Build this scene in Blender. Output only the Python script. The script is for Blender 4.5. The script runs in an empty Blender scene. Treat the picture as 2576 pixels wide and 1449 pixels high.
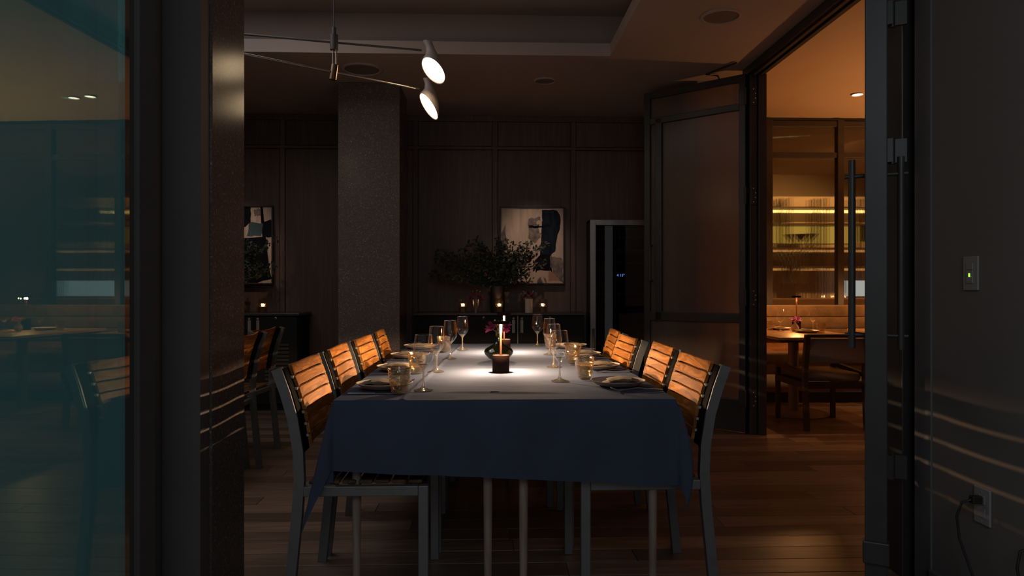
import bpy, bmesh, math, random
from mathutils import Vector, Matrix
random.seed(7)
PI = math.pi
sc = bpy.context.scene
COL = sc.collection

# ------------------------------------------------------------------ camera, world, exposure
cam_d = bpy.data.cameras.new('camera'); cam = bpy.data.objects.new('camera', cam_d); COL.objects.link(cam)
cam_d.sensor_width = 36.0; cam_d.lens = 1750 / 2576 * 36.0; cam_d.clip_start = 0.05; cam_d.clip_end = 60
cam.location = (0, 0, 1.14); cam.rotation_euler = (PI / 2, 0, -math.radians(2.06))
sc.camera = cam
world = bpy.data.worlds.new('world'); sc.world = world; world.use_nodes = True
bg = world.node_tree.nodes['Background']; bg.inputs[0].default_value = (0.97, 0.97, 1.0, 1); bg.inputs[1].default_value = 0.16
sc.view_settings.view_transform = 'Standard'; sc.view_settings.look = 'None'
sc.view_settings.gamma = 1.0; sc.view_settings.exposure = 0.0; sc.view_settings.use_curve_mapping = False
cy = sc.cycles
cy.max_bounces = 12; cy.diffuse_bounces = 4; cy.glossy_bounces = 5; cy.transmission_bounces = 10
cy.transparent_max_bounces = 24; cy.sample_clamp_indirect = 3.0; cy.sample_clamp_direct = 0
cy.use_denoising = True; cy.caustics_reflective = False; cy.caustics_refractive = False; cy.blur_glossy = 0.3

def light(name, kind, loc, power, color, size=0.02, aim=None, spot=None, blend=0.5, parent=None):
    d = bpy.data.lights.new(name, kind); d.energy = power; d.color = color
    if kind in ('POINT', 'SPOT'): d.shadow_soft_size = size
    if kind == 'SPOT': d.spot_size = math.radians(spot); d.spot_blend = blend
    if kind == 'AREA': d.size = size
    o = bpy.data.objects.new(name, d); COL.objects.link(o); o.location = loc
    if aim: o.rotation_euler = (Vector(aim) - Vector(loc)).to_track_quat('-Z', 'Y').to_euler()
    if parent: o.parent = parent
    return o
WARM = (1.0, 0.65, 0.37)
AMBER = (1.0, 0.43, 0.14)
# lamps of the rooms, and one added fill
light('picture_spot', 'SPOT', (0.48, 5.75, 2.85), 60, (1, .70, .52), .03, (0.45, 6.93, 1.42), 34, 1.0)
light('picture_spot', 'SPOT', (-2.42, 5.75, 2.85), 40, (1, .70, .52), .03, (-2.42, 6.93, 1.42), 34, 1.0)
light('booth_downlight', 'SPOT', (3.5, 6.4, 2.93), 45, AMBER, .04, (3.45, 6.4, 0), 80, .6)
light('booth_downlight', 'SPOT', (2.7, 6.75, 2.93), 70, AMBER, .04, (2.7, 6.55, 0), 72, .6)
light('booth_uplight', 'SPOT', (5.8, 5.7, .7), 360, AMBER, .1, (5.3, 5.5, 3), 116, .6)
light('bar_glow', 'SPOT', (4.6, 8.4, 2.93), 160, (1, .6, .22), .05, (4.5, 9.7, 1.5), 110, .6)
coffer = light('coffer_fill', 'AREA', (-2.1, 3.6, 3.27), 15.0, (1, .94, .94), 2.0, (-2.1, 3.6, 0))  # out-of-view area light added to lift the dark tones of the dining room
light('corridor_light', 'AREA', (.35, -1.1, 2.5), 11.0, (.82, .92, 1), 1.2, (-.1, 1.6, .7))

# ------------------------------------------------------------------ materials
MATS = {}
def nodes_of(m):
    nt = m.node_tree; return nt, nt.nodes['Principled BSDF'], nt.nodes, nt.links
def mat(name, color, rough=0.5, metal=0.0, spec=0.5, bump=0.0, bscale=60, var=0.0, vscale=6, stretch=(1, 1, 1), coat=0, sheen=0):
    """principled with noise colour variation and noise bump"""
    m = bpy.data.materials.new(name); m.use_nodes = True
    nt, b, N, L = nodes_of(m)
    b.inputs['Base Color'].default_value = (*color, 1); b.inputs['Roughness'].default_value = rough
    b.inputs['Metallic'].default_value = metal; b.inputs['Specular IOR Level'].default_value = spec
    b.inputs['Coat Weight'].default_value = coat; b.inputs['Sheen Weight'].default_value = sheen
    tc = N.new('ShaderNodeTexCoord'); mp = N.new('ShaderNodeMapping'); mp.inputs['Scale'].default_value = stretch
    L.new(tc.outputs['Object'], mp.inputs[0])
    oi = N.new('ShaderNodeObjectInfo'); ad = N.new('ShaderNodeVectorMath'); ad.operation = 'ADD'
    sc_ = N.new('ShaderNodeMath'); sc_.operation = 'MULTIPLY'; sc_.inputs[1].default_value = 37.0
    L.new(oi.outputs['Random'], sc_.inputs[0]); L.new(mp.outputs[0], ad.inputs[0]); L.new(sc_.outputs[0], ad.inputs[1])
    nz = N.new('ShaderNodeTexNoise'); nz.inputs['Scale'].default_value = vscale; nz.inputs['Detail'].default_value = 6
    L.new(ad.outputs[0], nz.inputs['Vector'])
    hs = N.new('ShaderNodeMapRange'); hs.inputs[1].default_value = .25; hs.inputs[2].default_value = .75
    hs.inputs[3].default_value = 1 - var; hs.inputs[4].default_value = 1 + var
    L.new(nz.outputs[0], hs.inputs[0])
    mx = N.new('ShaderNodeVectorMath'); mx.operation = 'SCALE'; mx.inputs[0].default_value = color
    L.new(hs.outputs[0], mx.inputs['Scale']); L.new(mx.outputs[0], b.inputs['Base Color'])
    if bump:
        n2 = N.new('ShaderNodeTexNoise'); n2.inputs['Scale'].default_value = bscale; n2.inputs['Detail'].default_value = 4
        L.new(ad.outputs[0], n2.inputs['Vector'])
        bp = N.new('ShaderNodeBump'); bp.inputs['Strength'].default_value = bump; bp.inputs['Distance'].default_value = 0.01
        L.new(n2.outputs[0], bp.inputs['Height']); L.new(bp.outputs[0], b.inputs['Normal'])
    MATS[name] = m; return m
def wood(name, c1, c2, rough, stretch, scale=4.0, bump=.15, spec=.4, rnd=.25):
    m = bpy.data.materials.new(name); m.use_nodes = True
    nt, b, N, L = nodes_of(m)
    b.inputs['Roughness'].default_value = rough; b.inputs['Specular IOR Level'].default_value = spec
    tc = N.new('ShaderNodeTexCoord'); mp = N.new('ShaderNodeMapping'); mp.inputs['Scale'].default_value = stretch
    L.new(tc.outputs['Object'], mp.inputs[0])
    oi = N.new('ShaderNodeObjectInfo'); ml = N.new('ShaderNodeMath'); ml.operation = 'MULTIPLY'; ml.inputs[1].default_value = 53
    L.new(oi.outputs['Random'], ml.inputs[0])
    ad = N.new('ShaderNodeVectorMath'); ad.operation = 'ADD'; L.new(mp.outputs[0], ad.inputs[0]); L.new(ml.outputs[0], ad.inputs[1])
    n1 = N.new('ShaderNodeTexNoise'); n1.inputs['Scale'].default_value = scale; n1.inputs['Detail'].default_value = 8; n1.inputs['Distortion'].default_value = 1.2
    L.new(ad.outputs[0], n1.inputs['Vector'])
    wv = N.new('ShaderNodeMath'); wv.operation = 'MULTIPLY'; wv.inputs[1].default_value = 22; L.new(n1.outputs[0], wv.inputs[0])
    sn = N.new('ShaderNodeMath'); sn.operation = 'SINE'; L.new(wv.outputs[0], sn.inputs[0])
    mr = N.new('ShaderNodeMapRange'); mr.inputs[1].default_value = -1; mr.inputs[2].default_value = 1; L.new(sn.outputs[0], mr.inputs[0])
    mxx = N.new('ShaderNodeMix'); mxx.data_type = 'RGBA'; mxx.inputs[6].default_value = (*c1, 1); mxx.inputs[7].default_value = (*c2, 1)
    L.new(mr.outputs[0], mxx.inputs[0])
    r2 = N.new('ShaderNodeMapRange'); r2.inputs[3].default_value = 1 - rnd; r2.inputs[4].default_value = 1 + rnd; L.new(oi.outputs['Random'], r2.inputs[0])
    scl = N.new('ShaderNodeVectorMath'); scl.operation = 'SCALE'; L.new(mxx.outputs[2], scl.inputs[0]); L.new(r2.outputs[0], scl.inputs['Scale'])
    L.new(scl.outputs[0], b.inputs['Base Color'])
    bp = N.new('ShaderNodeBump'); bp.inputs['Strength'].default_value = bump; bp.inputs['Distance'].default_value = .004
    L.new(n1.outputs[0], bp.inputs['Height']); L.new(bp.outputs[0], b.inputs['Normal'])
    MATS[name] = m; return m
def emit(name, color, s):
    m = bpy.data.materials.new(name); m.use_nodes = True; nt = m.node_tree; nt.nodes.clear()
    e = nt.nodes.new('ShaderNodeEmission'); o = nt.nodes.new('ShaderNodeOutputMaterial')
    e.inputs[0].default_value = (*color, 1); e.inputs[1].default_value = s; nt.links.new(e.outputs[0], o.inputs[0])
    MATS[name] = m; return m
def thin_glass(name, tint=(1, 1, 1), refl=0.05, edge=.55, rough=0.0, film=None, filmfac=0.0, bump=0, bscale=30, bstretch=(1, 1, 1)):
    """thin wall glass: tinted transparency + mirror reflection that grows at grazing angles (+ optional diffuse film for body colour and painted haze)"""
    m = bpy.data.materials.new(name); m.use_nodes = True; nt = m.node_tree; N = nt.nodes; L = nt.links; N.clear()
    out = N.new('ShaderNodeOutputMaterial'); tr = N.new('ShaderNodeBsdfTransparent'); tr.inputs[0].default_value = (*tint, 1)
    gl = N.new('ShaderNodeBsdfGlossy'); gl.inputs['Roughness'].default_value = rough; gl.inputs[0].default_value = (.75, .95, 1, 1) if 'teal' in name else (1, 1, 1, 1)
    lw = N.new('ShaderNodeLayerWeight'); lw.inputs[0].default_value = .5
    pw = N.new('ShaderNodeMath'); pw.operation = 'POWER'; pw.inputs[1].default_value = 2.6; L.new(lw.outputs['Facing'], pw.inputs[0])
    mr = N.new('ShaderNodeMapRange'); mr.inputs[3].default_value = refl; mr.inputs[4].default_value = edge; L.new(pw.outputs[0], mr.inputs[0])
    base = tr.outputs[0]
    if film:
        df = N.new('ShaderNodeBsdfDiffuse'); df.inputs[0].default_value = (*film, 1)
        m1 = N.new('ShaderNodeMixShader'); m1.inputs[0].default_value = filmfac; L.new(tr.outputs[0], m1.inputs[1]); L.new(df.outputs[0], m1.inputs[2]); base = m1.outputs[0]
    mx = N.new('ShaderNodeMixShader'); L.new(mr.outputs[0], mx.inputs[0]); L.new(base, mx.inputs[1]); L.new(gl.outputs[0], mx.inputs[2])
    if bump:
        tc = N.new('ShaderNodeTexCoord'); mp = N.new('ShaderNodeMapping'); mp.inputs['Scale'].default_value = bstretch; L.new(tc.outputs['Object'], mp.inputs[0])
        nz = N.new('ShaderNodeTexNoise'); nz.inputs['Scale'].default_value = bscale; L.new(mp.outputs[0], nz.inputs['Vector'])
        bp = N.new('ShaderNodeBump'); bp.inputs['Strength'].default_value = bump; bp.inputs['Distance'].default_value = .01
        L.new(nz.outputs[0], bp.inputs['Height']); L.new(bp.outputs[0], gl.inputs['Normal'])
    L.new(mx.outputs[0], out.inputs[0]); MATS[name] = m; return m
def reeded(name, tint, rough, dif, fac):
    m = bpy.data.materials.new(name); m.use_nodes = True; nt = m.node_tree; N = nt.nodes; L = nt.links; N.clear()
    out = N.new('ShaderNodeOutputMaterial'); g = N.new('ShaderNodeBsdfGlass'); g.inputs[0].default_value = (*tint, 1); g.inputs['Roughness'].default_value = rough; g.inputs['IOR'].default_value = 1.35
    d = N.new('ShaderNodeBsdfTranslucent'); d.inputs[0].default_value = (*dif, 1)
    d2 = N.new('ShaderNodeBsdfDiffuse'); d2.inputs[0].default_value = (*dif, 1)
    m0 = N.new('ShaderNodeMixShader'); m0.inputs[0].default_value = .5; L.new(d.outputs[0], m0.inputs[1]); L.new(d2.outputs[0], m0.inputs[2])
    mx = N.new('ShaderNodeMixShader'); mx.inputs[0].default_value = fac; L.new(g.outputs[0], mx.inputs[1]); L.new(m0.outputs[0], mx.inputs[2])
    L.new(mx.outputs[0], out.inputs[0]); MATS[name] = m; return m
def terrazzo(name):
    m = bpy.data.materials.new(name); m.use_nodes = True; nt, b, N, L = nodes_of(m)
    tc = N.new('ShaderNodeTexCoord')
    v = N.new('ShaderNodeTexVoronoi'); v.inputs['Scale'].default_value = 170; v.feature = 'F1'
    L.new(tc.outputs['Object'], v.inputs['Vector'])
    sp = N.new('ShaderNodeSeparateColor'); L.new(v.outputs['Color'], sp.inputs[0])
    cr = N.new('ShaderNodeValToRGB'); e = cr.color_ramp.elements
    e[0].position = 0; e[0].color = (.115, .095, .09, 1); e[1].position = .6; e[1].color = (.145, .12, .112, 1)
    x = e.new(.88); x.color = (.175, .15, .138, 1); x = e.new(.97); x.color = (.29, .25, .22, 1); cr.color_ramp.interpolation = 'CONSTANT'
    L.new(sp.outputs[0], cr.inputs[0]); L.new(cr.outputs[0], b.inputs['Base Color'])
    b.inputs['Roughness'].default_value = .2; b.inputs['Specular IOR Level'].default_value = .035
    MATS[name] = m; return m

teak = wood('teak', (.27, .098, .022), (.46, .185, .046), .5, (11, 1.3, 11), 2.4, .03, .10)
teak_shaded = wood('teak_shaded', (.085, .045, .022), (.13, .070, .036), .5, (7, 1, 7), 2.2, .2, .15)  # seat slat teak, with the shade under the cloth put into its colour
walnut = wood('walnut', (.115, .074, .060), (.145, .096, .077), .45, (9, 9, .5), 1.6, .1, .3, .12)
plank = wood('floor_oak', (.15, .102, .075), (.205, .142, .105), .38, (.8, 9, 9), 1.6, .25, .5, .35)
booth_wood = wood('booth_wood', (.24, .11, .05), (.34, .17, .08), .42, (.8, 6, 6), 2, .1)
table_oak = wood('table_oak', (.42, .25, .12), (.55, .35, .18), .35, (6, .7, 6), 2, .1)
dark_wood = wood('dark_wood', (.045, .028, .02), (.065, .04, .028), .4, (6, 6, .8), 2, .1)
leg_wood = wood('leg_wood', (.22, .165, .135), (.28, .215, .175), .5, (8, 8, .8), 2, .1)
plaster = mat('plaster', (.46, .38, .335), .85, bump=.03, bscale=90, var=.04, vscale=2)
plaster_warm = mat('plaster_warm', (.55, .42, .30), .85, bump=.03, bscale=90, var=.04, vscale=2)
grey_wall = mat('grey_wall', (.21, .195, .19), .8, bump=.05, bscale=120, var=.05, vscale=2)
jamb_paint = mat('jamb_paint', (.16, .16, .165), .6, var=.05)
black_metal = mat('black_metal', (.06, .056, .054), .42, .3, var=.15, vscale=8)
dark_panel = mat('dark_panel', (.12, .108, .105), .7, var=.08, vscale=3)
alu = mat('alu', (.185, .185, .185), .5, .55, var=.08, vscale=30)
steel = mat('steel', (.38, .355, .335), .3, .9, var=.1, vscale=3, stretch=(8, 8, .5))
clip_metal = mat('clip_metal', (.85, .80, .72), .3, .6)
support_black = mat('support_black', (.006, .0055, .005), .8, spec=.04)
dull_black = mat('dull_black', (.05, .047, .046), .8, spec=.15, var=.1)
black_plastic = mat('black_plastic', (.025, .023, .022), .5)
cloth_navy = mat('cloth_navy', (.060, .073, .112), 1.0, spec=.02, var=.10, vscale=5)
stone = terrazzo('terrazzo')
copper = mat('copper', (.24, .095, .05), .42, .35, var=.1)
bronze = mat('bronze', (.016, .0075, .006), .8, .0, .05, var=.1)
shade_white = mat('shade_white', (.42, .36, .33), .5, var=.05)
ceramic = mat('ceramic', (.62, .52, .42), .4, var=.08, vscale=14)
plate_m = mat('stoneware', (.42, .35, .28), .42, var=.08, vscale=20)
napkin_m = mat('napkin', (.12, .090, .062), .9, bump=.05, bscale=300, var=.08, vscale=20)
cutlery = mat('cutlery', (.62, .60, .58), .22, 1.0)
cab_black = mat('cabinet_black', (.018, .0175, .0175), .6, spec=.15, var=.1, vscale=4)
marble = mat('cabinet_top', (.06, .055, .05), .22, var=.4, vscale=5)
leaf_m = mat('leaf', (.055, .065, .045), .55, var=.35, vscale=12)
stem_m = mat('stem', (.06, .055, .03), .6)
magenta = mat('magenta', (.30, .03, .12), .6, var=.3, vscale=60)
pink = mat('pink', (.85, .16, .38), .6, var=.25, vscale=60)
lilac = mat('lilac', (.62, .22, .58), .6, var=.25, vscale=60)
buds = mat('buds', (.55, .42, .18), .6, var=.3, vscale=60)
velvet = mat('velvet', (.17, .11, .05), .85, bump=.2, bscale=60, var=.3, vscale=14, sheen=.3)
seat_leather = mat('seat_leather', (.15, .12, .10), .33, var=.12, vscale=6)
back_fabric = mat('back_fabric', (.19, .165, .15), .85, bump=.1, bscale=200)
pedestal_m = mat('pedestal', (.22, .17, .13), .5, .3)
white_plastic = mat('white_plastic', (.36, .36, .37), .45)
speaker_m = mat('speaker_mesh', (.20, .16, .14), .8, bump=.2, bscale=400)
wax = mat('wax', (.9, .66, .36), .6)
def real_glass(name, tint, rough, fac, ior=1.5):
    m = bpy.data.materials.new(name); m.use_nodes = True; nt = m.node_tree; N = nt.nodes; L = nt.links; N.clear()
    out = N.new('ShaderNodeOutputMaterial'); g = N.new('ShaderNodeBsdfGlass'); g.inputs[0].default_value = (*tint, 1); g.inputs['Roughness'].default_value = rough; g.inputs['IOR'].default_value = ior
    t = N.new('ShaderNodeBsdfTransparent'); t.inputs[0].default_value = (*tint, 1)
    mx = N.new('ShaderNodeMixShader'); mx.inputs[0].default_value = fac; L.new(t.outputs[0], mx.inputs[1]); L.new(g.outputs[0], mx.inputs[2]); L.new(mx.outputs[0], out.inputs[0])
    MATS[name] = m; return m
glass_clear = thin_glass('wine_glass', (.985, .98, .97), .04, .95, .04)
glass_foot = thin_glass('glass_foot', (.95, .92, .86), .22, .95, .07, (.9, .72, .45), .055)  # pale gold diffuse share paints in scattered caustic light
glass_amber = thin_glass('amber_glass', (.86, .79, .66), .13, .85, .08, (.6, .40, .18), .025, 1.0, 40)
glass_votive = real_glass('votive_glass', (.98, .93, .85), .02, .65)
glass_green = thin_glass('green_glass', (.09, .13, .05), .10, .7, 0.03, (.006, .010, .004), .30)
glass_teal = thin_glass('teal_glass', (.55, .85, .85), .07, .55, 0.0, (.32, .66, .69), .205)  # diffuse teal share paints a veil of hazy light over the pane
glass_inner = thin_glass('teal_glass_inner', (.55, .75, .75), .05, .4)
glass_plain = thin_glass('plain_glass', (.74, .70, .66), .06, .7)
glass_dark = thin_glass('fridge_glass', (.45, .48, .52), .07, .6)
reed = reeded('reeded_glass', (.92, .86, .80), .22, (.52, .40, .33), .34)
reed_far = reeded('reeded_glass_far', (.97, .90, .80), .045, (.5, .38, .28), .12)
gloss_strip = mat('gloss_strip', (.05, .045, .04), .03, .0, 1.0)
lamp_glow = emit('lamp_glow', (1, .72, .42), 14)
disc_glow = emit('disc_glow', (1, .72, .42), 12)
flame_glow = emit('flame_glow', (1, .60, .25), 40)
down_glow = emit('down_glow', (1, .72, .45), 7)
screen_blue = emit('display_blue', (.25, .42, 1), 3.5)
led_green = emit('led_green', (.45, 1, .1), 1.3)
cold_glow = emit('cold_glow', (.62, .76, .88), .75)
bar_light = emit('bar_light', (1, .62, .2), 3.2)
bar_strip = emit('bar_strip', (1, .50, .16), .55)
bar_backlight = emit('bar_backlight', (.9, .62, .12), .55)

# ------------------------------------------------------------------ mesh helpers
def obj(name, bm, m, parent=None, smooth=False, loc=None):
    bmesh.ops.recalc_face_normals(bm, faces=bm.faces[:])
    me = bpy.data.meshes.new(name); bm.to_mesh(me); bm.free()
    if m: me.materials.append(m)
    if smooth:
        for p in me.polygons: p.use_smooth = True
        try: me.set_sharp_from_angle(angle=math.radians(38))
        except Exception: pass
    o = bpy.data.objects.new(name, me); COL.objects.link(o)
    if parent: o.parent = parent
    if loc: o.location = loc
    return o
def tag(o, label, cat, group=None):
    o['label'] = label; o['category'] = cat
    if group: o['group'] = group
    return o
def thing(name, label, cat, loc=(0, 0, 0), rz=0, group=None):
    o = bpy.data.objects.new(name, None); COL.objects.link(o); o.empty_display_size = .1
    o.location = loc; o.rotation_euler = (0, 0, rz); return tag(o, label, cat, group)
def struct(o): o['kind'] = 'structure'; return o
def sroot(name, loc=(0, 0, 0), rz=0):
    o = bpy.data.objects.new(name, None); COL.objects.link(o); o.location = loc; o.rotation_euler = (0, 0, rz); return struct(o)
def dup(root, loc, rz=None, label=None, group=None):
    r = root.copy(); COL.objects.link(r); r.location = loc
    if rz is not None: r.rotation_euler = (0, 0, rz)
    if label: r['label'] = label
    if group: r['group'] = group
    for ch in list(root.children):
        c = ch.copy(); COL.objects.link(c); c.parent = r
        for g in list(ch.children):
            d = g.copy(); COL.objects.link(d); d.parent = c
    return r
def B(): return bmesh.new()
def box(bm, x0, x1, y0, y1, z0, z1, bev=0):
    r = bmesh.ops.create_cube(bm, size=1)
    vs = r['verts']
    for v in vs:
        v.co = Vector((x0 + (v.co.x + .5) * (x1 - x0), y0 + (v.co.y + .5) * (y1 - y0), z0 + (v.co.z + .5) * (z1 - z0)))
    if bev:
        es = set()
        for v in vs: es.update(v.link_edges)
        bmesh.ops.bevel(bm, geom=list(es), offset=bev, segments=2, affect='EDGES', profile=.5)
    return bm
def cbox(x0, x1, y0, y1, z0, z1, bev=0): return box(B(), x0, x1, y0, y1, z0, z1, bev)
def lathe(bm, prof, n=24, c=(0, 0, 0), close=False, mod=None):
    rings = []
    for (r, z) in prof:
        ring = []
        for i in range(n):
            a = 2 * PI * i / n
            rr = r * (mod(a, z) if mod else 1)
            ring.append(bm.verts.new((c[0] + rr * math.cos(a), c[1] + rr * math.sin(a), c[2] + z)))
        rings.append(ring)
    for k in range(len(rings) - 1):
        for i in range(n):
            j = (i + 1) % n
            bm.faces.new((rings[k][i], rings[k][j], rings[k + 1][j], rings[k + 1][i]))
    if close:
        for ring in (rings[0], rings[-1]): bm.faces.new(ring)
    return bm
def cyl(bm, c, r, z0, z1, n=20, r2=None):
    return lathe(bm, [(r, z0), (r if r2 is None else r2, z1)], n, c, True)
def tube(bm, pts, radii, n=8, cap=True):
    pts = [Vector(p) for p in pts]
    if not isinstance(radii, (list, tuple)): radii = [radii] * len(pts)
    rings = []; prev = None
    for i, p in enumerate(pts):
        t = (pts[min(i + 1, len(pts) - 1)] - pts[max(i - 1, 0)]).normalized()
        if prev is None:
            up = Vector((0, 0, 1)) if abs(t.z) < .9 else Vector((1, 0, 0))
            u = t.cross(up).normalized()
        else:
            u = (prev - t * prev.dot(t)).normalized()
        prev = u; w = t.cross(u)
        rings.append([bm.verts.new(p + (u * math.cos(2 * PI * k / n) + w * math.sin(2 * PI * k / n)) * radii[i]) for k in range(n)])
    for a, b in zip(rings, rings[1:]):
        for k in range(n):
            j = (k + 1) % n; bm.faces.new((a[k], a[j], b[j], b[k]))
    if cap: bm.faces.new(rings[0]); bm.faces.new(rings[-1])
    return bm
def ribbon(bm, path, hw, y0, y1):
    """flat bar: path of (x,z) centre points, half width hw in the plane, extruded y0..y1"""
    P = [Vector((x, 0, z)) for x, z in path]; L_, R_ = [], []
    for i, p in enumerate(P):
        t = (P[min(i + 1, len(P) - 1)] - P[max(i - 1, 0)]).normalized(); nn = Vector((-t.z, 0, t.x))
        L_.append(p + nn * hw); R_.append(p - nn * hw)
    a = [[bm.verts.new((q.x, y, q.z)) for q in s] for y in (y0, y1) for s in (L_, R_)]
    l0, r0, l1, r1 = a
    for i in range(len(P) - 1):
        for s, t in ((l0, r0), (r0, r1), (r1, l1), (l1, l0)):
            bm.faces.new((s[i], s[i + 1], t[i + 1], t[i]))
    bm.faces.new((l0[0], r0[0], r1[0], l1[0])); bm.faces.new((l0[-1], r0[-1], r1[-1], l1[-1]))
    return bm
def poly(bm, pts, y0, y1):
    """polygon in (x,z) extruded along y"""
    a = [bm.verts.new((x, y0, z)) for x, z in pts]; b = [bm.verts.new((x, y1, z)) for x, z in pts]
    bm.faces.new(a); bm.faces.new(b[::-1])
    n = len(pts)
    for i in range(n): bm.faces.new((a[i], a[(i + 1) % n], b[(i + 1) % n], b[i]))
    return bm
def reed_pane(bm, x0, x1, z0, z1, pitch=.014, depth=.0035, th=.008):
    """fluted slab lying along x, flutes on the -y side"""
    n = max(2, int((x1 - x0) / pitch)) * 4
    fr, bk = [], []
    for i in range(n + 1):
        x = x0 + (x1 - x0) * i / n; d = depth * abs(math.sin(PI * i / 4))
        fr.append([bm.verts.new((x, -th / 2 - d, z)) for z in (z0, z1)]); bk.append([bm.verts.new((x, th / 2, z)) for z in (z0, z1)])
    for i in range(n):
        bm.faces.new((fr[i][0], fr[i + 1][0], fr[i + 1][1], fr[i][1])); bm.faces.new((bk[i][0], bk[i + 1][0], bk[i + 1][1], bk[i][1]))
        for k in (0, 1): bm.faces.new((fr[i][k], fr[i + 1][k], bk[i + 1][k], bk[i][k]))
    for q in (0, n): bm.faces.new((fr[q][0], fr[q][1], bk[q][1], bk[q][0]))
    return bm

# ------------------------------------------------------------------ the setting: floor
fl = struct(obj('floor', cbox(-4.3, 7.2, -1.6, 11.2, -.12, -.006), plank))
row = 0; y = 2.20
PW = .137
while y < 6.78:
    x = -2.2 - random.uniform(0, 1.3)
    xr = 5.0 if y > 2.7 else 2.4
    while x < xr:
        ln = random.uniform(1.3, 2.1)
        dz = random.uniform(-.0006, .0006)
        obj('floorboard', cbox(x + .0015, x + ln - .0015, y + .0015, y + PW - .0015, -.006, dz, .0015), plank, fl)
        x += ln
    y += PW
# ------------------------------------------------------------------ ceilings
CZ = 2.86
bm = B()
box(bm, -4.2, 2.06, 5.13, 7.05, CZ, 2.954); box(bm, .915, 2.06, 2.5, 5.13, CZ, 2.954); box(bm, -4.2, -3.2, 2.5, 5.13, CZ, 2.954)
box(bm, -4.2, 2.06, -.3, 2.5, CZ, 2.954)
struct(obj('ceiling', bm, plaster))
bm = B()
box(bm, -3.6, 1.25, 2.2, 5.55, 3.28, 3.36); box(bm, -3.6, 1.25, 5.45, 5.55, 2.954, 3.28); box(bm, 1.12, 1.25, 2.2, 5.55, 2.954, 3.28)
box(bm, -3.6, -3.45, 2.2, 5.55, 2.954, 3.28); box(bm, -3.6, 1.25, 2.1, 2.25, 2.954, 3.28)
struct(obj('ceiling', bm, plaster))
bm = B(); box(bm, 2.06, 7.2, 1.0, 7.42, 2.96, 3.06); box(bm, 1.7, 7.2, 7.46, 11.2, 2.96, 3.06); box(bm, 1.6, 7.2, 7.40, 7.47, 2.985, 3.06)
struct(obj('ceiling', bm, plaster_warm))
# ------------------------------------------------------------------ back wall with walnut panelling
wb = struct(obj('wall_back', cbox(-4.3, 1.9, 6.97, 7.1, 0, 2.86), walnut))
edges = [-4.38, -3.59, -2.80, -2.02, -1.365, -.71, .08, .865, 1.65]
for a, b in zip(edges, edges[1:]):
    for z0, z1 in ((.12, 2.515), (2.555, 2.80)):
        bm = B(); g = .030
        box(bm, a + g, b - g, 6.952, 6.972, z0, z1, .004)
        obj('panel', bm, walnut, wb)
for e in edges:
    obj('stile', cbox(e - .024, e + .024, 6.944, 6.972, .1, 2.83, .003), walnut, wb)
for z0, z1 in ((2.80, 2.86), (2.521, 2.549), (0, .11)):
    obj('rail', cbox(-4.2, 1.74, 6.938, 6.972, z0, z1, .003), walnut, wb)
struct(obj('wall_left', cbox(-4.35, -4.2, 2.42, 7.1, 0, 2.86), walnut))
struct(obj('wall_front', cbox(-4.2, -1.0, 2.40, 2.43, 0, 2.86), grey_wall))
wr = struct(obj('wall_right', cbox(1.75, 1.86, 5.78, 7.1, 0, 2.86), plaster_warm))
struct(obj('wall_return', cbox(1.75, 2.14, 5.72, 5.78, 0, 2.86), plaster_warm))
struct(obj('wall_booth', cbox(1.66, 1.74, 7.1, 11.2, 0, 2.96), plaster_warm))
# near corridor wall on the right with a casing at its end
struct(obj('wall_near', cbox(1.65, 1.80, -.3, 2.52, 0, 2.86), grey_wall))
struct(obj('trim_1', cbox(1.643, 1.80, 2.52, 2.62, 0, 2.86, .004), jamb_paint))
struct(obj('baseboard_near', cbox(1.632, 1.65, -.3, 2.52, 0, .10, .004), jamb_paint))
struct(obj('wall_far', cbox(1.7, 7.2, 11.0, 11.2, 0, 2.96), plaster_warm))
struct(obj('wall_outer', cbox(7.0, 7.2, 1.0, 11.2, 0, 2.96), plaster_warm))
struct(obj('wall_front_booth', cbox(2.3, 7.2, 1.0, 1.12, 0, 2.96), plaster_warm))
# dark jamb panel left of the terrazzo column
bm = B(); box(bm, -1.30, -1.085, 2.30, 2.40, 0, 2.86, .003); box(bm, -1.10, -1.07, 2.26, 2.32, 0, 2.86, .003); box(bm, -1.085, -.957, 2.36, 2.437, 0, 2.86, .003)
struct(obj('trim_2', bm, dark_panel))
# header track and post of the folding door line
bm = B(); box(bm, 2.02, 2.16, 2.7, 5.44, 2.80, 2.88, .004); box(bm, 2.05, 2.075, 2.7, 5.40, 2.785, 2.80); box(bm, 2.105, 2.13, 2.7, 5.40, 2.785, 2.80); box(bm, 2.06, 2.14, 2.7, 5.44, 2.88, 2.97)
struct(obj('trim_3', bm, black_metal))
bm = B(); box(bm, 2.040, 2.098, 5.33, 5.43, 0, 2.80, .004); box(bm, 2.102, 2.165, 5.31, 5.45, 0, 2.80, .004)
post = struct(obj('trim_4', bm, black_metal))
# right near jamb (behind the wall end)
bm = B(); box(bm, 1.632, 1.70, 2.68, 2.80, 0, 2.86, .004); box(bm, 1.70, 1.80, 2.62, 2.80, 0, 2.86)
struct(obj('trim_5', bm, black_metal))

# ------------------------------------------------------------------ terrazzo columns
tag(obj('terrazzo_column', cbox(-1.42, -.95, 2.44, 2.765, 0, CZ, .006), stone), 'speckled terrazzo column in the left foreground beside the dark jamb', 'column', 'terrazzo columns')
tag(obj('terrazzo_column', cbox(-1.245, -.73, 5.86, 6.37, 0, CZ, .006), stone), 'speckled terrazzo column standing behind the long table near the back wall', 'column', 'terrazzo columns')

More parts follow.
